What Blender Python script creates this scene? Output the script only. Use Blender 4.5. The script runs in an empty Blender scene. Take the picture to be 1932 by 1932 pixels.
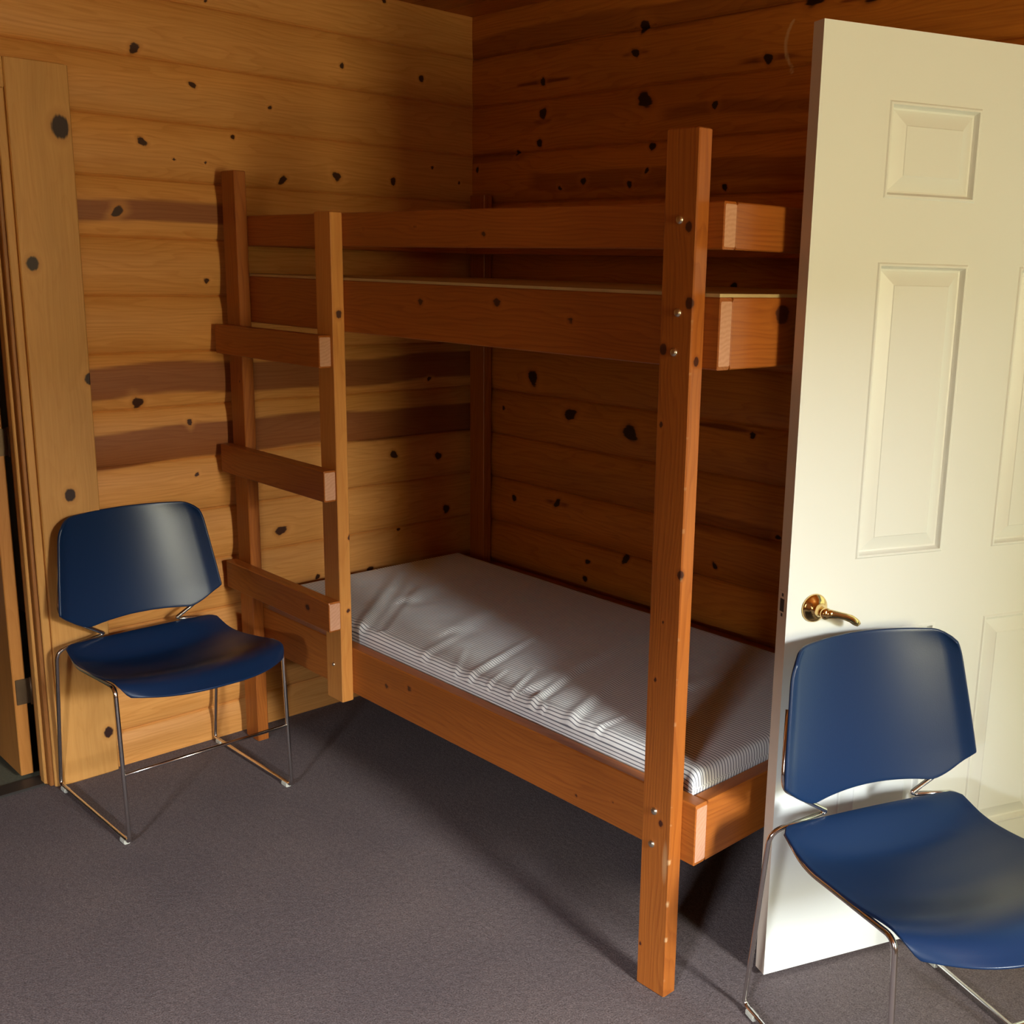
import bpy, bmesh, math, random
import numpy as np
from mathutils import Matrix, Vector

scene = bpy.context.scene
random.seed(7)
rng = np.random.RandomState(5)

# ------------------------------------------------------------------ camera
CAM = Vector((3.3069, -2.6374, 1.5701))
YAW, PITCH, ROLL, FPX = .7745, -.2140, .0264, 2062.24
cy, sy, cp, sp = math.cos(YAW), math.sin(YAW), math.cos(PITCH), math.sin(PITCH)
F = Vector((-sy * cp, cy * cp, sp))
R = Vector((cy, sy, 0))
U = R.cross(F)
c_, s_ = math.cos(ROLL), math.sin(ROLL)
R, U = c_ * R + s_ * U, -s_ * R + c_ * U
cd = bpy.data.cameras.new('camera')
cd.sensor_width = 36
cd.lens = FPX / 1932 * 36
cd.shift_x = -173.92 / 1932
cd.shift_y = -8.0 / 1932
cd.clip_start = .05
cam = bpy.data.objects.new('camera', cd)
scene.collection.objects.link(cam)
cam.matrix_world = Matrix(((R.x, U.x, -F.x, CAM.x), (R.y, U.y, -F.y, CAM.y), (R.z, U.z, -F.z, CAM.z), (0, 0, 0, 1)))
scene.camera = cam

# ------------------------------------------------------------------ view / world / light
scene.view_settings.view_transform = 'Standard'
scene.view_settings.look = 'None'
scene.view_settings.gamma = 1
scene.view_settings.use_curve_mapping = False
scene.view_settings.exposure = 0.25
try:
    scene.cycles.use_denoising = True
    scene.cycles.max_bounces = 8
    scene.cycles.diffuse_bounces = 5
    scene.cycles.sample_clamp_indirect = 4
except Exception:
    pass
world = bpy.data.worlds.new('world')
scene.world = world
world.use_nodes = True
wb = world.node_tree.nodes['Background']
wb.inputs[0].default_value = (.62, .74, .85, 1)
wb.inputs[1].default_value = .25


def area(name, loc, target, sx, sz, power, col, spread=math.pi):
    l = bpy.data.lights.new(name, 'AREA')
    l.shape = 'RECTANGLE'
    l.size, l.size_y = sx, sz
    l.energy, l.color = power, col
    l.spread = spread
    o = bpy.data.objects.new(name, l)
    o.location = loc
    d = Vector(target) - Vector(loc)
    o.rotation_euler = d.to_track_quat('-Z', 'Y').to_euler()
    scene.collection.objects.link(o)
    return o


# daylight entering by the two windows and by the open outside doorway
# bright sky seen above the trees: it lies high, so the window heads cut it off from the upper part of the room
area('sky_light_side', (8.1, -1.25, 2.85), (3.0, -1.2, 1.0), 1.7, 1.0, 1150, (.87, .94, 1))
area('sky_light_rear', (5.9, -8.3, 3.22), (3.0, -2.5, .6), 2.4, 1.0, 2500, (.86, .93, 1))
# sunlit foliage close outside the same windows and the outside doorway: yellow-green
area('foliage_light_side', (5.26, -1.32, 1.40), (0, -1.32, 1.5), .48, 1.05, 62, (1, .90, .50))
area('foliage_light_rear', (3.95, -5.44, 1.50), (3.6, 0, 2.1), .70, .9, 16, (1, .84, .52))
area('doorway_light', (2.86, .42, 1.0), (2.86, -1, 1.25), .78, 1.9, 5, (.95, 1, .55))


# ------------------------------------------------------------------ node helpers
class NT:
    def __init__(s, name):
        s.m = bpy.data.materials.new(name)
        s.m.use_nodes = True
        s.t = s.m.node_tree
        s.b = s.t.nodes['Principled BSDF']

    def n(s, kind, **kw):
        o = s.t.nodes.new(kind)
        for k, v in kw.items():
            setattr(o, k, v)
        return o

    def l(s, a, b):
        s.t.links.new(a, b)

    def math(s, op, a, b=None, c=None, clamp=False):
        o = s.n('ShaderNodeMath', operation=op, use_clamp=clamp)
        for i, v in enumerate((a, b, c)):
            if v is None:
                continue
            if isinstance(v, (int, float)):
                o.inputs[i].default_value = v
            else:
                s.l(v, o.inputs[i])
        return o.outputs[0]

    def mix(s, f, a, b, mode='MIX'):
        o = s.n('ShaderNodeMix', data_type='RGBA', blend_type=mode)
        for i, v in ((0, f), (6, a), (7, b)):
            if isinstance(v, (int, float)):
                o.inputs[i].default_value = v
            elif isinstance(v, tuple):
                o.inputs[i].default_value = v + (1,)
            else:
                s.l(v, o.inputs[i])
        return o.outputs[2]

    def noise(s, vec, scale, detail=3, rough=.5, dist=0):
        o = s.n('ShaderNodeTexNoise')
        o.inputs['Scale'].default_value = scale
        o.inputs['Detail'].default_value = detail
        o.inputs['Roughness'].default_value = rough
        o.inputs['Distortion'].default_value = dist
        if vec is not None:
            s.l(vec, o.inputs['Vector'])
        return o.outputs[0]

    def mapr(s, v, a, b, c=0, d=1, smooth=False):
        o = s.n('ShaderNodeMapRange')
        if smooth:
            o.interpolation_type = 'SMOOTHSTEP'
        o.clamp = True
        s.l(v, o.inputs[0])
        for i, x in enumerate((a, b, c, d)):
            o.inputs[i + 1].default_value = x
        return o.outputs[0]

    def bump(s, h, strength, dist):
        o = s.n('ShaderNodeBump')
        o.inputs['Strength'].default_value = strength
        o.inputs['Distance'].default_value = dist
        s.l(h, o.inputs['Height'])
        s.l(o.outputs[0], s.b.inputs['Normal'])


def wood(name, light, dark, heart, knot, rough=.5, spec=.35, grain=1.0, attr=True, rings=55.0, lines=.55, var=.12):
    """Sawn conifer wood. Attributes: gc = (along, across, board seed), kd = distance to the nearest knot / its radius, tone = heartwood."""
    t = NT(name)
    ga = t.n('ShaderNodeAttribute', attribute_name='gc')
    sep = t.n('ShaderNodeSeparateXYZ')
    t.l(ga.outputs['Vector'], sep.inputs[0])
    al, ac, sd = sep.outputs
    comb = t.n('ShaderNodeCombineXYZ')
    t.l(t.math('MULTIPLY', al, 1.0), comb.inputs[0])
    t.l(t.math('MULTIPLY', ac, 7.0), comb.inputs[1])
    t.l(t.math('MULTIPLY', sd, 3.7), comb.inputs[2])
    low = t.noise(comb.outputs[0], 1.6, 2, .5)
    comb2 = t.n('ShaderNodeCombineXYZ')
    t.l(t.math('MULTIPLY', al, 5.0), comb2.inputs[0])
    t.l(t.math('MULTIPLY', ac, 190.0), comb2.inputs[1])
    t.l(t.math('MULTIPLY', sd, 5.1), comb2.inputs[2])
    fine = t.noise(comb2.outputs[0], 1.0, 4, .6)
    ph = t.math('ADD', t.math('MULTIPLY', ac, rings), t.math('MULTIPLY', low, 11.0))
    fr = t.math('FRACT', t.math('ADD', ph, t.math('MULTIPLY', fine, .35)))
    ring = t.mapr(fr, .45, 1.0, 0, 1)
    ring = t.math('MULTIPLY', ring, t.mapr(fr, 1.0, .93, 0, 1))
    g = t.math('ADD', t.math('MULTIPLY', ring, lines * grain), t.math('MULTIPLY', t.mapr(fine, .35, .7), .42 * grain), clamp=True)
    col = t.mix(g, light, dark)
    ta = t.n('ShaderNodeAttribute', attribute_name='tone')
    col = t.mix(t.math('MULTIPLY', ta.outputs['Fac'], 1.0), col, t.mix(1.0, col, heart, 'MULTIPLY'))
    # broad blotches of colour, board to board
    big = t.noise(comb.outputs[0], .9, 2, .5)
    col = t.mix(1.0, col, t.mix(t.mapr(big, .3, .7), (1 - var, 1 - var * 1.1, 1 - var * 1.4), (1 + var, 1 + var * .9, 1 + var * .5)), 'MULTIPLY')
    # knots
    kk = t.n('ShaderNodeAttribute', attribute_name='kd')
    kdn = t.math('ADD', kk.outputs['Fac'], t.math('MULTIPLY', t.math('SUBTRACT', fine, .5), .7))
    halo = t.mapr(kdn, 3.2, 1.0, 0, .35, True)
    col = t.mix(halo, col, tuple(x * 1.15 for x in light))
    ringk = t.mapr(kdn, 1.9, 1.05, 0, .55, True)
    col = t.mix(ringk, col, dark)
    core = t.mapr(kdn, 1.15, .82, 0, 1, True)
    col = t.mix(core, col, knot)
    sc = t.n('ShaderNodeAttribute', attribute_name='scuff')
    col = t.mix(t.mapr(sc.outputs['Fac'], .25, .8, 0, .6), col, (.66, .44, .22))
    t.l(col, t.b.inputs['Base Color'])
    t.b.inputs['Roughness'].default_value = rough
    t.b.inputs['Specular IOR Level'].default_value = spec
    t.bump(g, .12, .002)
    return t.m


def endgrain(name, a, b):
    t = NT(name)
    tc = t.n('ShaderNodeTexCoord')
    w = t.n('ShaderNodeTexWave', wave_type='RINGS', rings_direction='X')
    w.inputs['Scale'].default_value = 34
    w.inputs['Distortion'].default_value = 6
    w.inputs['Detail'].default_value = 2
    mp = t.n('ShaderNodeMapping')
    mp.inputs['Location'].default_value = (0, .06, .03)
    t.l(tc.outputs['Object'], mp.inputs[0])
    t.l(mp.outputs[0], w.inputs[0])
    n = t.noise(tc.outputs['Object'], 90, 3)
    f = t.math('ADD', t.math('MULTIPLY', w.outputs['Fac'], .3), t.math('MULTIPLY', n, .5))
    t.l(t.mix(f, a, b), t.b.inputs['Base Color'])
    t.b.inputs['Roughness'].default_value = .75
    t.b.inputs['Specular IOR Level'].default_value = .2
    return t.m


def plain(name, col, rough=.5, metal=0.0, spec=.5, nscale=0, namt=.1, bump=0):
    t = NT(name)
    tc = t.n('ShaderNodeTexCoord')
    n = t.noise(tc.outputs['Object'], nscale or 8, 3)
    t.l(t.mix(n, tuple(x * (1 - namt) for x in col), tuple(min(1, x * (1 + namt)) for x in col)), t.b.inputs['Base Color'])
    t.b.inputs['Roughness'].default_value = rough
    t.b.inputs['Metallic'].default_value = metal
    t.b.inputs['Specular IOR Level'].default_value = spec
    if bump:
        t.bump(n, bump, .001)
    return t.m


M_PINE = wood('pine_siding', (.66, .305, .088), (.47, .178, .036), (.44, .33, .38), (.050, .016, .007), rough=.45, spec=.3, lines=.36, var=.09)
M_PINE_R = wood('pine_siding_shaded', (.50, .170, .024), (.32, .090, .011), (.40, .28, .28), (.022, .007, .005), rough=.45, spec=.3, lines=.42, var=.14)  # same pine siding, with the back wall's shade put into its colour
M_CASING = wood('pine_casing', (.60, .30, .088), (.46, .20, .05), (.5, .4, .4), (.03, .01, .008), rough=.42, lines=.2, rings=26)
M_JAMB = wood('jamb_wood', (.36, .14, .035), (.20, .065, .015), (.5, .4, .4), (.03, .01, .008), rough=.45, lines=.3)
M_BED = wood('stained_fir', (.375, .112, .017), (.23, .056, .008), (.55, .45, .5), (.06, .016, .008), rough=.4, spec=.4, lines=.45, rings=85, var=.12)
M_STILE = wood('honey_pine', (.58, .25, .060), (.42, .14, .026), (.5, .4, .4), (.06, .016, .008), rough=.42, spec=.4, lines=.3, rings=70)
M_END = endgrain('cut_end_grain', (.56, .30, .19), (.40, .185, .10))
M_SLAB = wood('door_wood', (.50, .21, .05), (.36, .13, .025), (.5, .4, .4), (.05, .015, .01), rough=.4, lines=.25)

# carpet
t = NT('carpet')
tc = t.n('ShaderNodeTexCoord')
n1 = t.noise(tc.outputs['Object'], 260, 3, .7)
n2 = t.noise(tc.outputs['Object'], 3.0, 3, .6)
n3 = t.noise(tc.outputs['Object'], 75, 3, .6)
c1 = t.mix(t.mapr(n1, .3, .7), (.075, .058, .060), (.205, .168, .170))
c1 = t.mix(1.0, c1, t.mix(t.mapr(n2, .3, .7), (.9, .9, .92), (1.1, 1.08, 1.05)), 'MULTIPLY')
c1 = t.mix(1.0, c1, t.mix(t.mapr(n3, .3, .7), (.85, .85, .85), (1.15, 1.15, 1.15)), 'MULTIPLY')
t.l(c1, t.b.inputs['Base Color'])
t.b.inputs['Roughness'].default_value = .95
t.b.inputs['Specular IOR Level'].default_value = .1
t.bump(t.math('ADD', n1, n3), .5, .004)
M_CARPET = t.m

M_WHITE = plain('white_door_paint', (.70, .72, .70), .38, spec=.4, nscale=5, namt=.015)
M_DOOREDGE = plain('door_edge_paint', (.62, .52, .42), .5, nscale=12, namt=.05)
M_CHROME = plain('chrome', (.72, .70, .68), .16, 1.0, nscale=30, namt=.05)
M_BRASS = plain('polished_brass', (.78, .56, .24), .14, 1.0, nscale=30, namt=.05)
M_STEEL = plain('bolt_steel', (.72, .66, .52), .28, 1.0, nscale=60, namt=.1)
M_BRONZE = plain('aged_bronze_hinge', (.12, .075, .04), .45, .7, nscale=40, namt=.2)
M_BLUE = plain('blue_plastic', (.006, .022, .070), .32, spec=.34, nscale=420, namt=.06, bump=.12)
M_GLIDE = plain('clear_plastic_glide', (.55, .55, .48), .4, nscale=20)
M_PLY = plain('plywood', (.46, .34, .16), .6, nscale=20, namt=.15)
M_DARK = plain('dark_metal_strip', (.03, .025, .022), .5, nscale=20)
M_OTHER = plain('other_room_wall', (.35, .33, .28), .8, nscale=5)
M_OLIVE = plain('other_room_carpet', (.10, .095, .06), .95, nscale=150, namt=.4)
M_HOLE = plain('latch_recess', (.03, .025, .02), .6, nscale=20)

t = NT('ticking_stripe')
uv = t.n('ShaderNodeUVMap')
sp_ = t.n('ShaderNodeSeparateXYZ')
t.l(uv.outputs[0], sp_.inputs[0])
ph = t.math('FRACT', t.math('MULTIPLY', sp_.outputs[1], 1 / .0098))
tri = t.math('ABSOLUTE', t.math('SUBTRACT', ph, .5))
st = t.mapr(tri, .17, .11, 0, 1)
t.l(t.mix(st, (.86, .87, .87), (.17, .18, .21)), t.b.inputs['Base Color'])
t.b.inputs['Roughness'].default_value = .75
t.b.inputs['Specular IOR Level'].default_value = .2
tc = t.n('ShaderNodeTexCoord')
t.bump(t.noise(tc.outputs['Object'], 14, 3), .25, .01)
M_TICK = t.m


# ------------------------------------------------------------------ object helpers
def link(o):
    scene.collection.objects.link(o)
    return o


def empty(name, loc=(0, 0, 0), rz=0):
    o = link(bpy.data.objects.new(name, None))
    o.location = loc
    o.rotation_euler = (0, 0, rz)
    o.empty_display_size = .1
    return o


def tag(o, label=None, cat=None, group=None, kind=None):
    for k, v in (('label', label), ('category', cat), ('group', group), ('kind', kind)):
        if v:
            o[k] = v
    return o


def mesh_obj(name, verts, faces, mats, parent=None, mi=None, smooth=False):
    me = bpy.data.meshes.new(name)
    me.from_pydata([tuple(map(float, v)) for v in verts], [], faces)
    for m in (mats if isinstance(mats, (list, tuple)) else [mats]):
        me.materials.append(m)
    if mi is not None:
        me.polygons.foreach_set('material_index', mi)
    if smooth:
        me.polygons.foreach_set('use_smooth', [True] * len(me.polygons))
    me.update()
    o = link(bpy.data.objects.new(name, me))
    if parent:
        o.parent = parent
    return o


def set_attrs(me, gc, kd, tone, scuff=None):
    if scuff is not None:
        a = me.attributes.new('scuff', 'FLOAT', 'POINT')
        a.data.foreach_set('value', np.asarray(scuff, dtype=np.float32).ravel())
    a = me.attributes.new('gc', 'FLOAT_VECTOR', 'POINT')
    a.data.foreach_set('vector', np.asarray(gc, dtype=np.float32).ravel())
    a = me.attributes.new('kd', 'FLOAT', 'POINT')
    a.data.foreach_set('value', np.asarray(kd, dtype=np.float32).ravel())
    a = me.attributes.new('tone', 'FLOAT', 'POINT')
    a.data.foreach_set('value', np.asarray(tone, dtype=np.float32).ravel())


def bm_obj(name, bm, mat, parent=None, smooth=False, bevel=0):
    me = bpy.data.meshes.new(name)
    if bevel:
        bmesh.ops.bevel(bm, geom=list(bm.edges), offset=bevel, segments=2, affect='EDGES', clamp_overlap=True)
    bmesh.ops.recalc_face_normals(bm, faces=bm.faces)
    bm.to_mesh(me)
    bm.free()
    me.materials.append(mat)
    if smooth:
        me.polygons.foreach_set('use_smooth', [True] * len(me.polygons))
    o = link(bpy.data.objects.new(name, me))
    if parent:
        o.parent = parent
    return o


def add_box(bm, x0, x1, y0, y1, z0, z1):
    v = [bm.verts.new((x, y, z)) for x in (x0, x1) for y in (y0, y1) for z in (z0, z1)]
    for f in ((0, 1, 3, 2), (4, 6, 7, 5), (0, 4, 5, 1), (2, 3, 7, 6), (0, 2, 6, 4), (1, 5, 7, 3)):
        bm.faces.new([v[i] for i in f])


def box(name, b, mat, parent=None, bevel=0):
    bm = bmesh.new()
    add_box(bm, *b)
    return bm_obj(name, bm, mat, parent, bevel=bevel)


def lathe(name, prof, mat, parent, mtx, seg=40):
    """prof = [(radius, height)]; axis is local z, placed by mtx."""
    vs, fs = [], []
    for r, h in prof:
        for k in range(seg):
            a = 2 * math.pi * k / seg
            vs.append(mtx @ Vector((r * math.cos(a), r * math.sin(a), h)))
    for i in range(len(prof) - 1):
        for k in range(seg):
            a, b = i * seg + k, i * seg + (k + 1) % seg
            fs.append((a, b, b + seg, a + seg))
    fs.append(tuple(range(seg))[::-1])
    fs.append(tuple(range((len(prof) - 1) * seg, len(prof) * seg)))
    return mesh_obj(name, vs, fs, mat, parent, smooth=True)


def fillet(pts, rad, n=6):
    """round the corners of a polyline"""
    P = [Vector(p) for p in pts]
    rs = rad if isinstance(rad, (list, tuple)) else [rad] * len(P)
    out = [P[0]]
    for i in range(1, len(P) - 1):
        a, b, c = P[i - 1], P[i], P[i + 1]
        d1, d2 = (a - b), (c - b)
        r = min(rs[i], d1.length * .49, d2.length * .49)
        s, e = b + d1.normalized() * r, b + d2.normalized() * r
        for k in range(n + 1):
            u = k / n
            out.append((1 - u) ** 2 * s + 2 * u * (1 - u) * b + u * u * e)
    out.append(P[-1])
    return out


def tube(name, pts, r, mat, parent, seg=12, flat=1.0):
    vs, fs = [], []
    up = None
    N = len(pts)
    rr = r if isinstance(r, (list, tuple)) else [r] * N
    for i, p in enumerate(pts):
        t_ = (pts[min(i + 1, N - 1)] - pts[max(i - 1, 0)]).normalized()
        if up is None:
            up = Vector((0, 0, 1)) if abs(t_.z) < .9 else Vector((1, 0, 0))
        up = (up - t_ * up.dot(t_)).normalized()
        sd = t_.cross(up)
        for k in range(seg):
            a = 2 * math.pi * k / seg
            vs.append(p + rr[i] * (math.cos(a) * up * flat + math.sin(a) * sd))
    for i in range(N - 1):
        for k in range(seg):
            a, b = i * seg + k, i * seg + (k + 1) % seg
            fs.append((a, b, b + seg, a + seg))
    fs.append(tuple(range(seg))[::-1])
    fs.append(tuple(range((N - 1) * seg, N * seg)))
    return mesh_obj(name, vs, fs, mat, parent, smooth=True)


def knot_fields(A, Z, knots):
    """distance / radius to the nearest knot and the grain swerve around the knots"""
    kd = np.full(A.shape, 9.0)
    warp = np.zeros(A.shape)
    for i, (a, z, r) in enumerate(knots):
        da, dz = A - a, Z - z
        th = .9 * math.sin(i * 2.7 + 1)
        e = 1.12 + .28 * math.sin(i * 1.9)
        p, q = da * math.cos(th) + dz * math.sin(th), -da * math.sin(th) + dz * math.cos(th)
        an = np.arctan2(q, p)
        kd = np.minimum(kd, np.sqrt((p / e) ** 2 + (q * e ** .5) ** 2) / r * (1 + .09 * np.sin(3 * an + i) + .06 * np.sin(5 * an + 2 * i)))
        warp += -np.tanh(dz / r) * r * .75 * np.exp(-(da / (4.2 * r)) ** 2) * np.exp(-np.abs(dz) / (3.0 * r))
    return kd, warp


# ------------------------------------------------------------------ siding walls
Z0, PITCHB, HC = 1.9674, .1690, 2.444
KNOT_L = [(-1.223, 2.156, .0145), (-1.058, 2.078, .0095), (-.543, 2.203, .009), (-.225, 2.206, .0115), (-1.22, 1.901, .012), (-.934, 1.942, .0075),
          (-.808, 2.042, .0075), (-.769, 1.827, .0125), (-.572, 1.852, .0145), (-.348, 1.853, .013), (-.18, 1.912, .006), (-1.127, 1.86, .005),
          (-1.029, 1.858, .005), (-1.044, 1.506, .0085), (-1.303, 1.701, .014), (-1.278, 1.142, .0165), (-1.123, 1.071, .010),
          (-.825, .677, .0165), (-.363, .893, .0138), (-.163, .867, .0155), (-.124, .656, .0155), (-1.108, .903, .0065), (-.689, .489, .0097), (-.471, .475, .014),
          (-.34, .605, .006), (-.061, 1.868, .006), (-1.0, 2.323, .006), (-.374, 2.434, .009), (-1.16, .36, .010), (-.9, .25, .008), (-.2, 1.16, .008)]
KNOT_R = [(.834, 2.31, .018), (.811, 2.234, .0145), (.381, 2.19, .013), (.383, 2.087, .0185), (.853, 2.093, .0245), (1.139, 2.054, .0117), (.361, 1.992, .014),
          (.239, 1.967, .009), (.886, 1.953, .013), (.028, 1.918, .010), (.588, 1.857, .012), (.472, 1.839, .0075), (.798, 1.84, .011), (1.184, 1.82, .0099),
          (.874, 1.879, .008), (1.32, 2.164, .0145), (.348, 1.185, .026), (.545, 1.072, .022), (.838, 1.042, .028), (1.338, 1.095, .0113), (.251, .724, .012),
          (.485, .743, .014), (.825, .603, .0164), (.638, .494, .0114), (.65, .559, .0094), (1.244, 1.533, .012), (.187, 1.057, .008), (1.221, .664, .0101),
          (1.465, 2.310, .030), (1.65, 2.292, .028), (1.1, .9, .007), (1.45, .8, .009)]
TONE_L = [(1.708, .030, -9, -.9), (1.205, .048, -9, 9), (1.01, .055, -9, 9)]     # dark heartwood boards: z, half width, from, to
TONE_R = [(1.865, .030, .3, 9), (2.335, .035, -9, 9), (1.955, .018, -9, .3), (2.04, .018, .9, 1.6), (1.35, .035, -9, 9), (.80, .03, 1.0, 9)]
STREAK_R = [(.834, 2.31, .05), (.811, 2.234, .075), (.381, 2.19, .15), (1.32, 2.164, .16), (.383, 2.06, .06), (.485, .743, .09), (1.22, 1.107, .2), (1.65, 2.28, .12)]


def profile(z):
    tt = ((z - Z0) / PITCHB) % 1.0
    b = 1 - np.abs(2 * tt - 1) ** 2.6
    return -.017 * (1 - b) - .004 * np.exp(-(np.minimum(tt, 1 - tt) / .018) ** 2)


def siding(name, segs, place, mat, knots, tones, streaks=()):
    """segs: (a0, a1, z0, z1, step_a, rows per board). place(a, depth, z) -> xyz, depth < 0 goes into the wall"""
    V, Fc, GC, KD, TN, SC = [], [], [], [], [], []
    for a0, a1, z0, z1, sa, rows in segs:
        A = np.linspace(a0, a1, max(2, int((a1 - a0) / sa) + 1))
        # rows bunched near the grooves
        k0, k1 = math.floor((z0 - Z0) / PITCHB), math.ceil((z1 - Z0) / PITCHB)
        base = np.concatenate([[0, .012, .03], np.linspace(.06, .94, rows), [.97, .988]])
        Z = np.concatenate([Z0 + PITCHB * (k + base) for k in range(k0, k1)])
        Z = np.concatenate([[z0], Z[(Z > z0 + .001) & (Z < z1 - .001)], [z1]])
        AA, ZZ = np.meshgrid(A, Z)
        D = profile(ZZ)
        kd, warp = knot_fields(AA, ZZ, knots)
        bi = np.floor((ZZ - Z0) / PITCHB)
        tone = np.zeros_like(AA)
        for zc, hw, s0, s1 in tones:
            zz = ZZ + .007 * np.sin(AA * 5.3 + zc * 9) + .004 * np.sin(AA * 13 + zc)
            m = np.clip((hw - np.abs(zz - zc)) / .006 + .5, 0, 1)
            m = m * np.clip((AA - s0) / .06, 0, 1) * np.clip((s1 - AA) / .06, 0, 1)
            tone = np.maximum(tone, m)
        if name == 'wall_back':
            tone = tone * .55
        for ka, kz, kl in streaks:
            e = np.exp(-((ZZ - kz - .10 * (AA - ka) * 0) / (.0075 * np.clip(1 - np.abs(AA - ka) / kl, .02, 1))) ** 2) * (np.abs(AA - ka) < kl)
            tone = np.maximum(tone, e * 1.6)
        # seams: a thin dark line lies in every groove
        tt = ((ZZ - Z0) / PITCHB) % 1.0
        off = len(V)
        nz, na = AA.shape
        P = place(AA, D, ZZ)
        V += list(zip(*[p.ravel() for p in P]))
        for i in range(nz - 1):
            r0 = off + i * na
            Fc += [(r0 + j, r0 + j + 1, r0 + j + 1 + na, r0 + j + na) for j in range(na - 1)]
        GC.append(np.stack([AA + bi * 3.1, ZZ - Z0 - (bi + .5) * PITCHB + warp, bi * 1.7], -1).reshape(-1, 3))
        KD.append(kd.ravel())
        TN.append(tone.ravel())
        ang = (ZZ - 2.186) / .068
        arcx = 1.381 + .022 * ang ** 2
        SC.append((np.exp(-((AA - arcx) / .0062) ** 2) * (np.abs(ang) < 1)).ravel() * (1.0 if name == 'wall_back' else 0.0))
        # the timber behind: a closed block
        o2 = len(V)
        cx = [place(np.array(a), np.array(d), np.array(z)) for d in (-.022, -.115) for a in (a0, a1) for z in (z0, z1)]
        V += [tuple(float(q) for q in p) for p in cx]
        for f in ((0, 1, 3, 2), (4, 6, 7, 5), (0, 4, 5, 1), (2, 3, 7, 6), (0, 2, 6, 4), (1, 5, 7, 3)):
            Fc.append(tuple(o2 + i for i in f))
        GC.append(np.zeros((8, 3)))
        KD.append(np.full(8, 9.0))
        TN.append(np.zeros(8))
        SC.append(np.zeros(8))
    o = mesh_obj(name, V, Fc, mat)
    set_attrs(o.data, np.concatenate(GC), np.concatenate(KD), np.concatenate(TN), np.concatenate(SC))
    o['kind'] = 'structure'
    return o


XR, YN = 5.10, -5.30
left_p = lambda a, d, z: (d * np.ones_like(a) + 0 * z, a + 0 * z, z + 0 * a)
back_p = lambda a, d, z: (a + 0 * z, -d + 0 * a, z + 0 * a)
right_p = lambda a, d, z: (XR - d + 0 * a, a + 0 * z, z + 0 * a)
near_p = lambda a, d, z: (a + 0 * z, YN + d + 0 * a, z + 0 * a)
siding('wall_left', [(-1.60, .03, 0, HC, .0075, 22), (-2.42, -1.60, 2.07, HC, .05, 6), (YN, -2.42, 0, HC, .1, 6)], left_p, M_PINE, KNOT_L, TONE_L)
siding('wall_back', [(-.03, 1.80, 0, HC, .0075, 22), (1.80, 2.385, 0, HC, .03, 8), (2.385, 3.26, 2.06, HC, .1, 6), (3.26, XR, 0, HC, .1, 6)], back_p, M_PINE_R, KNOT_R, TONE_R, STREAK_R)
siding('wall_right', [(YN, -1.58, 0, HC, .1, 6), (-1.06, 0, 0, HC, .1, 6), (-1.58, -1.06, 0, .84, .1, 6), (-1.58, -1.06, 2.0, HC, .1, 6)], right_p, M_PINE, [], [])
siding('wall_front', [(0, 3.58, 0, HC, .1, 6), (4.32, XR, 0, HC, .1, 6), (3.58, 4.32, 0, 1.02, .1, 6), (3.58, 4.32, 1.98, HC, .1, 6)], near_p, M_PINE, [], [])


def grid_plane(name, x0, x1, y0, y1, z, th, mat, wood_dir=None):
    bm = bmesh.new()
    add_box(bm, x0, x1, y0, y1, z, z + th)
    o = bm_obj(name, bm, mat)
    o['kind'] = 'structure'
    return o


grid_plane('floor', -.09, XR + .12, YN - .12, .12, -.05, .05, M_CARPET)

# ceiling: tongue and groove boards
V, Fc, GC, KD, TN = [], [], [], [], []
kc = [(.30, -.12, .012), (.16, -.35, .01), (.62, -.2, .014), (.9, -.08, .012)]
yb = .02
bi = 0
while yb > YN:
    y1 = yb - .14
    for (ya, yc, dz) in ((yb, yb - .004, .006), (yb - .004, y1 + .001, 0), (y1 + .001, y1, .006)):
        o_ = len(V)
        xs = np.linspace(-.02, XR, 60)
        for x in xs:
            V.append((x, ya, HC + (dz if ya == yb else 0)))
            V.append((x, yc, HC + (dz if yc == y1 else 0)))
            GC += [(x + bi * 3, ya, bi * 1.3), (x + bi * 3, yc, bi * 1.3)]
        Fc += [(o_ + 2 * i, o_ + 2 * i + 1, o_ + 2 * i + 3, o_ + 2 * i + 2) for i in range(59)]
    yb = y1
    bi += 1
o_ = len(V)
for x in (-.12, XR + .12):
    for y in (YN - .12, .12):
        for z in (HC + .012, HC + .06):
            V.append((x, y, z))
            GC.append((x, y, 0))
for f in ((0, 1, 3, 2), (4, 6, 7, 5), (0, 4, 5, 1), (2, 3, 7, 6), (0, 2, 6, 4), (1, 5, 7, 3)):
    Fc.append(tuple(o_ + i for i in f))
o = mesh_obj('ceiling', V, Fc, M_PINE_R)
A_ = np.array(V)
kd, _w = knot_fields(A_[:, 0], A_[:, 1], kc)
set_attrs(o.data, np.array(GC), kd, np.zeros(len(V)))
o['kind'] = 'structure'


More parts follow.
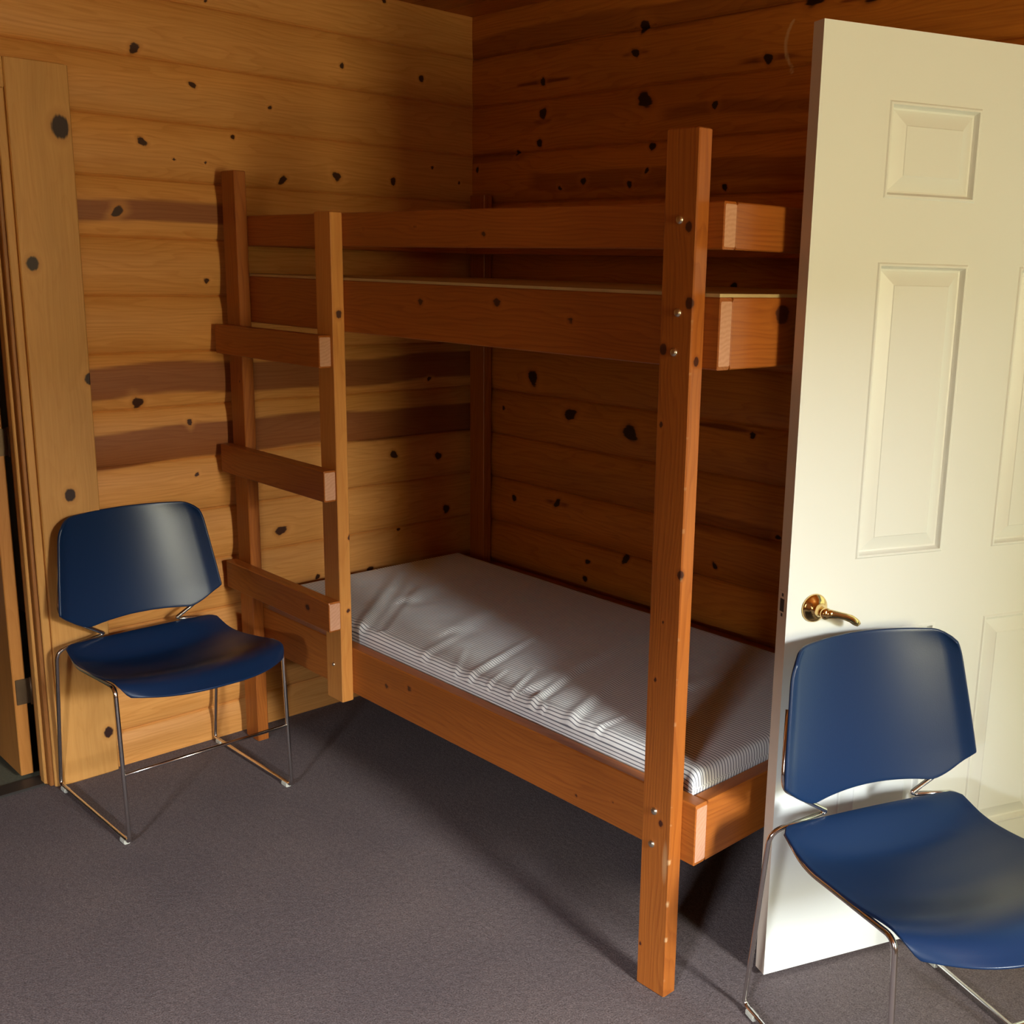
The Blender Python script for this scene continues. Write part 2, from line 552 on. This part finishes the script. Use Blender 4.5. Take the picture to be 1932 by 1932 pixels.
# ------------------------------------------------------------------ sawn boards
def board(name, b, axis, mat, parent, knots=(), seed=0, ch=.0025, endmat=None, tonef=None, step=.012, side=.009, scuff=None):
    """A chamfered board filling the box b=(x0,x1,y0,y1,z0,z1); axis = grain direction."""
    lo = [b[0], b[2], b[4]]
    hi = [b[1], b[3], b[5]]
    o1, o2 = [i for i in range(3) if i != axis]
    h1, h2 = (hi[o1] - lo[o1]) / 2, (hi[o2] - lo[o2]) / 2
    c1, c2 = (hi[o1] + lo[o1]) / 2, (hi[o2] + lo[o2]) / 2
    sec = []

    def seg(p, q):
        n = max(1, int(math.hypot(q[0] - p[0], q[1] - p[1]) / side))
        for k in range(n):
            sec.append((p[0] + (q[0] - p[0]) * k / n, p[1] + (q[1] - p[1]) * k / n))
    cs = [(-h1 + ch, -h2), (h1 - ch, -h2), (h1, -h2 + ch), (h1, h2 - ch), (h1 - ch, h2), (-h1 + ch, h2), (-h1, h2 - ch), (-h1, -h2 + ch)]
    for i in range(8):
        seg(cs[i], cs[(i + 1) % 8])
    S = np.array(sec)
    ns = len(S)
    L0, L1 = lo[axis], hi[axis]
    ls = np.concatenate([[L0], np.linspace(L0 + ch, L1 - ch, max(2, int((L1 - L0) / step))), [L1]])
    V = np.zeros((len(ls), ns, 3))
    for i, l in enumerate(ls):
        k = 1.0 if 0 < i < len(ls) - 1 else 1 - ch / min(h1, h2) * .8
        V[i, :, axis] = l
        V[i, :, o1] = c1 + S[:, 0] * k
        V[i, :, o2] = c2 + S[:, 1] * k
    Vf = V.reshape(-1, 3)
    fs, mi = [], []
    flip = (axis == 1)
    for i in range(len(ls) - 1):
        for k in range(ns):
            a, c = i * ns + k, i * ns + (k + 1) % ns
            f = (a, c, c + ns, a + ns)
            fs.append(f[::-1] if flip else f)
            mi.append(0)
    fs.append(tuple(range(ns)) if flip else tuple(range(ns))[::-1])
    e = list(range((len(ls) - 1) * ns, len(ls) * ns))
    fs.append(tuple(e[::-1]) if flip else tuple(e))
    mi += [1, 1]
    kd = np.full(len(Vf), 9.0)
    warp = np.zeros(len(Vf))
    big = o1 if h1 > h2 else o2
    for kx, ky, kz, r in knots:
        r *= .82
        d = Vf - np.array((kx, ky, kz))
        kd = np.minimum(kd, np.sqrt((d[:, axis] / 1.25) ** 2 + d[:, o1] ** 2 + d[:, o2] ** 2) / r)
        warp += -np.tanh(d[:, big] / r) * r * .8 * np.exp(-(d[:, axis] / (4 * r)) ** 2) * np.exp(-np.abs(d[:, big]) / (3 * r))
    along = Vf[:, axis]
    sm = o2 if big == o1 else o1
    across = Vf[:, big] - (c1 if big == o1 else c2) + (Vf[:, sm] - (c1 if sm == o1 else c2)) * .6
    gc = np.stack([along + seed * 2.3, across + warp + .35 + seed * .13, np.full(len(Vf), seed * 1.37)], -1)
    if abs(big - axis) < 0:
        pass
    tone = np.zeros(len(Vf)) if tonef is None else tonef(Vf)
    o = mesh_obj(name, Vf, fs, [mat, endmat or M_END], parent, mi)
    set_attrs(o.data, gc, kd, tone, None if scuff is None else scuff(Vf))
    return o


# ------------------------------------------------------------------ bunk bed
bed = empty('bunk_bed', (1.0, -.5, 0))
tag(bed, 'orange stained wooden bunk bed with built-on ladder, in the corner beside the white door', 'bunk bed')
BX, BY = -1.0, .5


def bb(x0, x1, y0, y1, z0, z1):
    return (x0 + BX, x1 + BX, y0 + BY, y1 + BY, z0, z1)


def bk(L):
    return [(x + BX, y + BY, z, r) for x, y, z, r in L]


YF, TH = -1.0015, .0378
y1_, y2_ = YF + TH, YF + 2 * TH           # back of posts, back of rails
YB = -.004
sheen = None


def bolt(x, z, post, y=YF, r=.0085, d=-1):
    m = Matrix.Translation((x + BX, y + BY, z)) @ Matrix.Rotation(math.pi / 2 if d < 0 else -math.pi / 2, 4, 'X')
    lathe('bolt_head', [(r, -.001), (r, .0012), (r * .93, .0030), (r * .72, .0046), (r * .4, .0056), (r * .12, .006)], M_STEEL, post, m, 24)


# the front right post, tall and nearest to the camera
def wear(P):
    x, y, z = P[:, 0] - BX, P[:, 1] - BY, P[:, 2]
    e = np.exp(-(np.hypot(x - 1.929, y - YF - .001) / .0045) ** 2)
    n = np.sin(z * 61) + np.sin(z * 137 + 1) + .6 * np.sin(z * 301 + 2)
    chips = e * np.clip((n - .9) / 1.0, 0, 1) * np.clip((1.62 - z) / .1, 0, 1) * (.55 + .45 * (z < .4))
    blot = np.clip(1 - ((x - 1.917) / .012) ** 2 - ((z - .325) / .075) ** 2, 0, 1) * .62 * (y < YF + .004)
    return np.maximum(chips, blot)


p = board('bed_post', bb(1.847, 1.930, YF, y1_, 0, 1.836), 2, M_BED, bed, bk([(1.911, YF, 1.655, .010), (1.921, YF, 1.512, .012), (1.901, YF, .411, .0075), (1.93, -.985, 1.40, .010),
          (1.927, YF, .97, .010), (1.858, YF, 1.42, .012), (1.87, YF, .73, .005), (1.855, YF, .10, .005), (1.86, YF, .66, .003), (1.885, YF, .86, .004), (1.86, YF, 1.27, .006)]), 1, step=.006, side=.005, scuff=wear)
for x, z in ((1.889, 1.668), (1.893, 1.493), (1.887, 1.416), (1.882, .433), (1.878, .354)):
    bolt(x, z, p)
# front left post, which is the ladder's far side too
p = board('bed_post', bb(.0385, .1214, YF, y1_, 0, 1.834), 2, M_BED, bed, bk([(.10, YF, 1.2, .005)]), 2)
# back posts
board('bed_post', bb(.0385, .1214, YB - TH, YB, 0, 1.825), 2, M_BED, bed, (), 3)
board('bed_post', bb(1.847, 1.930, YB - TH, YB, 0, 1.830), 2, M_BED, bed, (), 4)
# the ladder's near side: a shorter upright hung on the rails
p = board('ladder_upright', bb(.565, .648, YF, y1_, .300, 1.706), 2, M_STILE, bed, bk([(.648, -.982, 1.433, .0125), (.648, -.975, .58, .008), (.60, YF, .8, .004), (.648, -.966, .80, .008)]), 5)
bolt(.604, .41, p, r=.006)
# rungs, nailed on the front
for i, z in enumerate((1.375, .9985, .6152)):
    x1 = (.636, .642, .649)[i]
    board('ladder_rung', bb(.027, x1, YF - TH, YF, z - .089, z), 0, M_BED, bed, bk([[], [(.1, YF - TH, .94, .004)], [(.53, YF - TH, .575, .012)]][i]), 7 + i)
# long rails, front and back
XE0, XE1 = .030, 1.967
for nm, z0, z1, sd, kn in (('side_rail', .3214, .4627, 11, [(.82, y1_, .395, .009), (.93, y1_, .42, .010), (1.6, y1_, .35, .006), (1.72, y1_, .38, .005)]),
                           ('side_rail', 1.3845, 1.5243, 12, [(1.3, y1_, 1.49, .012), (1.0, y1_, 1.48, .011), (1.55, y1_, 1.46, .009)]),
                           ('guard_rail', 1.6144, 1.7035, 13, [(1.25, y1_, 1.645, .008), (.75, y1_, 1.66, .006), (.98, y1_, 1.665, .006)])):
    board(nm, bb(XE0, XE1, y1_, y2_, z0, z1), 0, M_BED, bed, bk(kn), sd)
    board(nm, bb(XE0, XE1, YB - 2 * TH, YB - TH, z0, z1), 0, M_BED, bed, (), sd + 4)
    # short rails across both ends
    kn2 = [(XE1, -.76, 1.49, .024)] if sd == 12 else []
    board('end_rail', bb(XE1 - TH, XE1, y2_ + .0005, YB - 2 * TH - .0005, z0, z1), 1, M_BED, bed, bk(kn2), sd + 8)
    board('end_rail', bb(XE0, XE0 + TH, y2_ + .0005, YB - 2 * TH - .0005, z0, z1), 1, M_BED, bed, (), sd + 12)
# boards that carry the mattresses
box('mattress_board', bb(XE0 + TH + .001, XE1 - TH - .001, y2_ + .001, YB - 2 * TH - .001, .418, .434), M_PLY, bed)
box('mattress_board', bb(XE0 + .004, XE1 - .004, y1_ + .002, YB - TH - .002, 1.5246, 1.5312), M_PLY, bed)

# ------------------------------------------------------------------ mattress
MX0, MX1, MY0, MY1, MZ0, MZ1 = .088, 1.925, -.918, -.132, .4355, .508
cyM, hy, hz = (MY0 + MY1) / 2, (MY1 - MY0) / 2, (MZ1 - MZ0) / 2
sec = []
NTOP = 150
rr = .030
for k in range(NTOP + 1):
    sec.append((-hy + rr + (2 * hy - 2 * rr) * k / NTOP, hz))
for k in range(1, 9):
    a = math.pi / 2 * k / 8
    sec.append((hy - rr + rr * math.sin(a), hz - rr + rr * math.cos(a)))
for k in range(1, 5):
    sec.append((hy, hz - rr - (2 * hz - rr - .008) * k / 4))
sec.append((hy - .008, -hz))
sec.append((-hy + .008, -hz))
for k in range(0, 5):
    sec.append((-hy, -hz + .008 + (2 * hz - rr - .008) * k / 4))
for k in range(1, 8):
    a = math.pi / 2 * k / 8
    sec.append((-hy + rr - rr * math.cos(a), hz - rr + rr * math.sin(a)))
S = np.array(sec)
arc = np.concatenate([[0], np.cumsum(np.hypot(*(np.diff(S, axis=0).T)))])
NX = 330
re = .032
creases = [(.60, -.90, .17, -.46, .020, .0060), (.67, -.88, .26, -.43, .016, -.0035), (.92, -.91, .85, -.72, .016, .0035), (1.07, -.91, .97, -.80, .010, .0035), (1.13, -.91, 1.02, -.57, .014, .0055),
           (1.21, -.91, 1.17, -.82, .008, .0040), (1.30, -.91, 1.22, -.76, .009, .0045), (1.38, -.91, 1.26, -.57, .013, .0060), (1.42, -.91, 1.33, -.84, .007, .0040), (1.52, -.91, 1.34, -.46, .018, .0055),
           (1.31, -.84, 1.20, -.28, .030, .0045), (1.61, -.91, 1.60, -.74, .010, .0030), (1.57, -.53, 1.58, -.21, .03, .004), (.45, -.62, .30, -.25, .04, .004), (1.78, -.90, 1.72, -.72, .010, .0030), (.80, -.7, .62, -.25, .04, .004)]
V = []
for i in range(NX + 1):
    x = MX0 + (MX1 - MX0) * (i / NX)
    if i <= 12:
        x = MX0 + re * (1 - math.cos(math.pi / 2 * i / 12)) * 1.0
    elif i >= NX - 12:
        x = MX1 - re * (1 - math.cos(math.pi / 2 * (NX - i) / 12))
    d = min(x - MX0, MX1 - x)
    s = 1.0 if d >= re else (1 - ((re - d) / re) ** 4) ** .25
    s = max(s, .05)
    yy = cyM + S[:, 0] * (1 - .012 * (1 - s))
    zz = (MZ0 + hz) + S[:, 1] * s
    top = S[:, 1] > hz - .02
    dz = .0035 * np.sin(x * 6.0 + yy * 2) * np.sin(yy * 5.5 + 1)
    for ax, ay, bx, by, w, amp in creases:
        L2 = (bx - ax) ** 2 + (by - ay) ** 2
        tt = np.clip(((x - ax) * (bx - ax) + (yy - ay) * (by - ay)) / L2, 0, 1)
        dd = np.hypot(x - ax - tt * (bx - ax), yy - ay - tt * (by - ay))
        sgn = (x - ax) * (by - ay) - (yy - ay) * (bx - ax)
        f = 1 - .7 * tt
        dz = dz + amp * f * (np.exp(-(dd / w) ** 2) - .55 * np.exp(-((dd - 1.5 * w) / w) ** 2) * (sgn > 0))
    zz = zz + np.where(top, dz * min(1, d / .05), 0)
    yy = yy - .012 * max(0, 1 - d / .05) ** 2 * np.sign(S[:, 0]) * -1
    V += list(zip([x] * len(S), yy, zz))
ns = len(S)
fs = []
for i in range(NX):
    for k in range(ns):
        a, b = i * ns + k, i * ns + (k + 1) % ns
        fs.append((a, a + ns, b + ns, b))
fs.append(tuple(range(ns)))
fs.append(tuple(range(NX * ns, (NX + 1) * ns))[::-1])
mo = mesh_obj('mattress', V, fs, M_TICK, smooth=True)
ul = mo.data.uv_layers.new(name='UVMap')
total = arc[-1] + np.hypot(*(S[0] - S[-1]))
for poly in mo.data.polygons:
    ids = list(poly.vertices)
    vs_ = [arc[v % ns] for v in ids]
    if len(ids) == 4 and max(vs_) - min(vs_) > .2:
        if min(v % ns for v in ids) == 0:
            vs_ = [a if a > .1 else total for a in vs_]
    for li, a, v in zip(poly.loop_indices, vs_, ids):
        ul.data[li].uv = (V[v][0], a)
tag(mo, 'thin white mattress with fine dark blue ticking stripes on the lower bunk', 'mattress')

# ------------------------------------------------------------------ chairs
def make_chair():
    root = empty('stacking_chair')
    # seat shell
    NU, NV = 48, 44
    V = []

    def side_z(u):
        pts = [(0.035, .461), (.075, .452), (.139, .440), (.20, .441), (.30, .451), (.42, .466), (.47, .466), (.51, .455), (.545, .426)]
        xs, zs = zip(*pts)
        return float(np.interp(u, xs, zs))
    for i in range(NU + 1):
        q = i / NU
        for j in range(NV + 1):
            pq = -1 + 2 * j / NV
            uf = .550 - .084 * abs(pq) ** 2.5
            ur = .030 + .006 * pq * pq + (.02 * max(0, (abs(pq) - .9) / .1) ** 2)
            u = ur + (uf - ur) * q
            hw = .232 + .013 * min(1, q * 1.6)
            if q > .9:
                hw -= .020 * ((q - .9) / .1) ** 2
            # smooth the profile with a small window
            us = u + (.548 - uf) * q ** 4
            z = sum(side_z(us + d) for d in (-.02, -.01, 0, .01, .02)) / 5
            sa, sb = min(1, q / .20), min(1, max(0, (q - .48) / .44))
            dish = .032 * (sa * sa * (3 - 2 * sa)) * (1 - sb * sb * (3 - 2 * sb))
            z -= dish * (1 - pq * pq) ** .8 - .004 * (1 - pq * pq) * (1 if q > .78 else q / .78)
            if q < .12:
                z += .006 * (1 - q / .12)
            V.append((u, pq * hw, z))
    fs = [(i * (NV + 1) + j, (i + 1) * (NV + 1) + j, (i + 1) * (NV + 1) + j + 1, i * (NV + 1) + j + 1) for i in range(NU) for j in range(NV)]
    s = mesh_obj('seat', V, fs, M_BLUE, root, smooth=True)
    m = s.modifiers.new('thick', 'SOLIDIFY')
    m.thickness = .007
    m.offset = -1
    m = s.modifiers.new('round', 'BEVEL')
    m.width, m.segments = .0025, 3
    # backrest shell
    V = []
    NU, NV = 40, 48
    for i in range(NU + 1):
        q = i / NU
        for j in range(NV + 1):
            pq = -1 + 2 * j / NV
            ap = abs(pq)
            zt = .836 - .027 * max(0, (ap - .80) / .20) ** 2.4 - .005 * ap * ap
            zb = .505 + .010 * max(0, 1 - (ap / .64) ** 2) + .060 * max(0, (ap - .60) / .40) ** 1.6
            z = zb + (zt - zb) * q
            w = .244 - .036 * max(0, min(1, (z - .565) / .27)) ** 1.1
            if q > .8:
                w -= .010 * ((q - .8) / .2) ** 3
            lean = .074 - (z - .50) * .20
            u = lean - .046 * (1 - pq * pq) + .010 * max(0, (ap - .9) / .1)
            V.append((u, pq * w, z))
    fs = [(i * (NV + 1) + j, i * (NV + 1) + j + 1, (i + 1) * (NV + 1) + j + 1, (i + 1) * (NV + 1) + j) for i in range(NU) for j in range(NV)]
    s = mesh_obj('backrest', V, fs, M_BLUE, root, smooth=True)
    m = s.modifiers.new('thick', 'SOLIDIFY')
    m.thickness = .008
    m.offset = -1
    m = s.modifiers.new('round', 'BEVEL')
    m.width, m.segments = .003, 3
    r = .0058
    gz = .011
    for sd in (-1, 1):
        w = .247 * sd
        side = fillet([(.046, .222 * sd, .452), (.135, .236 * sd, .428), (.423, w, .452), (.4466, w, gz), (-.034, w, gz), (.024, w, .450), (.024, .122 * sd, .468)],
                      [0, .05, .028, .02, .02, .03, 0], 7)
        tube('side_frame', side, r, M_CHROME, root)
        up = fillet([(.024, .122 * sd, .468), (.026, .112 * sd, .474), (.043, .230 * sd, .550), (.051, .2415 * sd, .580), (.017, .217 * sd, .712)], [0, .012, .03, .03, 0], 7)
        tube('back_upright', up, r * .95, M_CHROME, root)
        for u in (.415, .0):
            bm = bmesh.new()
            add_box(bm, u - .016, u + .016, w - .0085, w + .0085, 0, .013)
            bm_obj('glide', bm, M_GLIDE, root, bevel=.002)
    st = fillet([(.4362, -.247, .205), (.4362, .247, .205)], 0)
    tube('stretcher', [Vector((.4362, -.247, .205)), Vector((.4362, 0, .205)), Vector((.4362, .247, .205))], r * .85, M_CHROME, root)
    return root


chair = make_chair()
tag(chair, 'dark navy plastic chair on chrome sled legs against the pine wall, left of the ladder', 'chair')
chair['group'] = 'blue stacking chairs'
chair.location = (.0520, -1.3478, 0)
chair.rotation_euler = (0, 0, .0187)


def dup(root):
    r_ = root.copy()
    scene.collection.objects.link(r_)
    for ch in list(root.children):
        c = ch.copy()
        scene.collection.objects.link(c)
        c.parent = r_
        for g in list(ch.children):
            d = g.copy()
            scene.collection.objects.link(d)
            d.parent = c
    return r_


chair2 = dup(chair)
chair2.location = (2.1924, -.6785, 0)
chair2.rotation_euler = (0, 0, -.3702)
tag(chair2, 'blue plastic chair with chrome frame, standing in front of the open white door', 'chair', 'blue stacking chairs')

# ------------------------------------------------------------------ white six-panel door, swung open
DA = 1.1858
door = empty('door_1', (2.0416, -.7855, .012), DA)      # local x runs from the free edge to the hinges; the room side faces -y
door['kind'] = 'structure'
tag(door, 'white painted six-panel door standing open, brass lever on its free edge side')
DW, DH, DT = .858, 2.032, .035
xs = [0, .165, .397, .538, .765, DW]
zs = [0, .255, .800, .965, 1.588, 1.714, 1.900, DH]
V, Fc, MI = [], [], []


def vtx(x, y, z):
    V.append((x, y, z))
    return len(V) - 1


prof = [(0, 0), (.003, -.0022), (.007, -.0022), (.010, .005), (.0125, .0090), (.016, .0098), (.0445, .0012), (.046, .0)]


for side, y0, sg in ((0, 0.0, 1), (1, DT, -1)):
    for i in range(len(xs) - 1):
        for j in range(len(zs) - 1):
            xa, xb, za, zb = xs[i], xs[i + 1], zs[j], zs[j + 1]
            if i in (1, 3) and j in (1, 3, 5):
                rings = []
                for ins, dep in prof:
                    y = y0 + sg * dep
                    rings.append([vtx(xa + ins, y, za + ins), vtx(xb - ins, y, za + ins), vtx(xb - ins, y, zb - ins), vtx(xa + ins, y, zb - ins)])
                for a, b in zip(rings, rings[1:]):
                    for k in range(4):
                        f = (a[k], a[(k + 1) % 4], b[(k + 1) % 4], b[k])
                        Fc.append(f if sg > 0 else f[::-1])
                        MI.append(0)
                Fc.append(tuple(rings[-1]) if sg > 0 else tuple(rings[-1][::-1]))
                MI.append(0)
            else:
                f = [vtx(xa, y0, za), vtx(xb, y0, za), vtx(xb, y0, zb), vtx(xa, y0, zb)]
                Fc.append(tuple(f) if sg > 0 else tuple(f[::-1]))
                MI.append(0)
a = [vtx(x, y, z) for x in (0, DW) for y in (0, DT) for z in (0, DH)]
for f, m_ in (((0, 1, 3, 2), 1), ((4, 6, 7, 5), 1), ((0, 2, 6, 4), 1), ((1, 5, 7, 3), 1)):
    Fc.append(tuple(a[i] for i in f))
    MI.append(m_)
mesh_obj('door_slab', V, Fc, [M_WHITE, M_DOOREDGE], door, MI)
# lever set
def rot_to(loc):
    return Matrix.Translation(loc) @ Matrix.Rotation(math.pi / 2, 4, 'X')


lathe('rosette', [(.0305, -.0005), (.0315, .002), (.0305, .005), (.0275, .0075), (.020, .0125), (.013, .0165), (.011, .022), (.010, .034), (.0125, .040), (.0125, .046), (.008, .050), (.002, .051)],
      M_BRASS, door, rot_to((.068, 0, .866)))
pts = [Vector(p) for p in ((.066, -.044, .866), (.080, -.046, .8645), (.095, -.048, .8615), (.112, -.050, .857), (.128, -.051, .851), (.140, -.049, .843), (.150, -.046, .837), (.156, -.045, .836))]
tube('lever', pts, [.0085, .0078, .0065, .0062, .0066, .0068, .0058, .0025], M_BRASS, door, 16, 1.25)
lp = box('latch_plate', (-.0012, .0002, .006, .029, .845, .905), M_DOOREDGE, door)
bm = bmesh.new()
add_box(bm, -.0016, -.0010, .010, .025, .860, .888)
add_box(bm, -.0016, -.0010, .014, .020, .893, .900)
add_box(bm, -.0016, -.0010, .014, .020, .849, .856)
bm_obj('latch_recess', bm, M_HOLE, lp)
# door frame of the outside doorway
for b in ((2.385, 2.405, -.0, .118, 0, 2.06), (3.24, 3.26, 0, .118, 0, 2.06), (2.405, 3.24, 0, .118, 2.04, 2.06)):
    pass
bm = bmesh.new()
add_box(bm, 2.3855, 2.404, .004, .118, 0, 2.058)
add_box(bm, 3.2405, 3.2595, .004, .118, 0, 2.058)
add_box(bm, 2.404, 3.2405, .004, .118, 2.041, 2.058)
tag(bm_obj('trim_1', bm, M_WHITE), kind='structure')

# ------------------------------------------------------------------ left doorway: casing, jamb, brown door
def flat_board(name, b, mat, parent=None, knots=(), seed=1):
    o = board(name, b, 2, mat, parent, knots, seed, ch=.003, endmat=mat)
    return o


o = flat_board('trim_2', (.0005, .020, -1.585, -1.421, 0, 2.082), M_CASING, None,
               [(.020, -1.452, 1.916, .031), (.020, -1.553, 1.547, .020), (.020, -1.424, 1.224, .017), (.020, -1.502, .89, .019), (.020, -1.445, .133, .018)], 31)
o['kind'] = 'structure'
o = flat_board('trim_3', (.0005, .020, -2.60, -2.435, 0, 2.082), M_CASING, None, (), 33)
o['kind'] = 'structure'
o = board('trim_4', (.0005, .020, -2.434, -1.586, 2.0, 2.082), 1, M_CASING, None, (), 34, endmat=M_CASING)
o['kind'] = 'structure'
# jamb with its door stop
jb = empty('trim_5', (0, -1.60, 0))
jb['kind'] = 'structure'
board('jamb', (-.092, .0, -.018, .0, 0, 2.068), 2, M_JAMB, jb, (), 35, endmat=M_JAMB)
board('jamb_bead', (.001, .012, -.008, .0145, 0, 2.068), 2, M_CASING, jb, (), 37, endmat=M_JAMB)
board('door_stop', (-.052, -.020, -.028, -.0185, 0, 2.05), 2, M_CASING, jb, (), 36, endmat=M_JAMB)
board('jamb', (-.125, .0, -.82, -.802, 0, 2.068), 2, M_JAMB, jb, (), 38, endmat=M_JAMB)
board('head_jamb', (-.125, .0, -.801, -.0185, 2.05, 2.068), 1, M_JAMB, jb, (), 39, endmat=M_JAMB)

d2 = empty('door_2', (-.104, -1.630, .012))
d2['kind'] = 'structure'
tag(d2, 'orange wooden door swung away into the next room, at the left edge')
board('door_slab', (-.80, 0, -.036, 0, 0, 2.03), 2, M_SLAB, d2, (), 41, endmat=M_SLAB, step=.05)
for z in (1.03, .27):
    bm = bmesh.new()
    add_box(bm, .001, .004, -.030, .026, z - .040, z + .040)
    h = bm_obj('hinge', bm, M_BRONZE, d2, bevel=.0012)
    tube('hinge_pin', [Vector((.009, .012, z - .043)), Vector((.009, .012, z)), Vector((.009, .012, z + .043))], .0055, M_BRONZE, h)
# threshold strip and the next room
tag(box('threshold_strip', (-.088, -.02, -2.40, -1.62, .0, .008), M_DARK, bevel=.002), 'dark metal strip across the floor of the left doorway', 'threshold')
bm = bmesh.new()
add_box(bm, -1.9, -.0905, -3.2, -1.0, -.05, 0)
tag(bm_obj('floor_next_room', bm, M_OLIVE), kind='structure')
for nm, b in (('wall_next_room_far', (-2.0, -1.9, -3.2, -1.0, 0, HC)), ('wall_next_room_right', (-1.9, -.13, -1.1, -1.0, 0, HC)), ('wall_next_room_left', (-1.9, -.13, -3.3, -3.2, 0, HC)),
              ('ceiling_next_room', (-2.0, -.13, -3.3, -1.0, HC, HC + .05))):
    tag(box(nm, b, M_OTHER), kind='structure')


# ------------------------------------------------------------------ windows behind the camera
def window(name, axis, pos, a0, a1, z0, z1, out):
    root = empty(name, (pos, (a0 + a1) / 2, z0) if axis == 0 else ((a0 + a1) / 2, pos, z0))
    root['kind'] = 'structure'
    bm = bmesh.new()
    w = (a1 - a0) / 2
    h = z1 - z0
    f = .03
    for (p0, p1, q0, q1) in ((-w, -w + f, 0, h), (w - f, w, 0, h), (-w + f, w - f, 0, f), (-w + f, w - f, h - f, h)):
        if axis == 0:
            add_box(bm, min(0, out * .1), max(0, out * .1), p0, p1, q0, q1)
        else:
            add_box(bm, p0, p1, min(0, out * .1), max(0, out * .1), q0, q1)
    bm_obj('window_frame', bm, M_CASING, root)


window('window_1', 0, XR, -1.58, -1.06, .84, 2.0, 1)
window('window_2', 1, YN, 3.58, 4.32, 1.02, 1.98, -1)
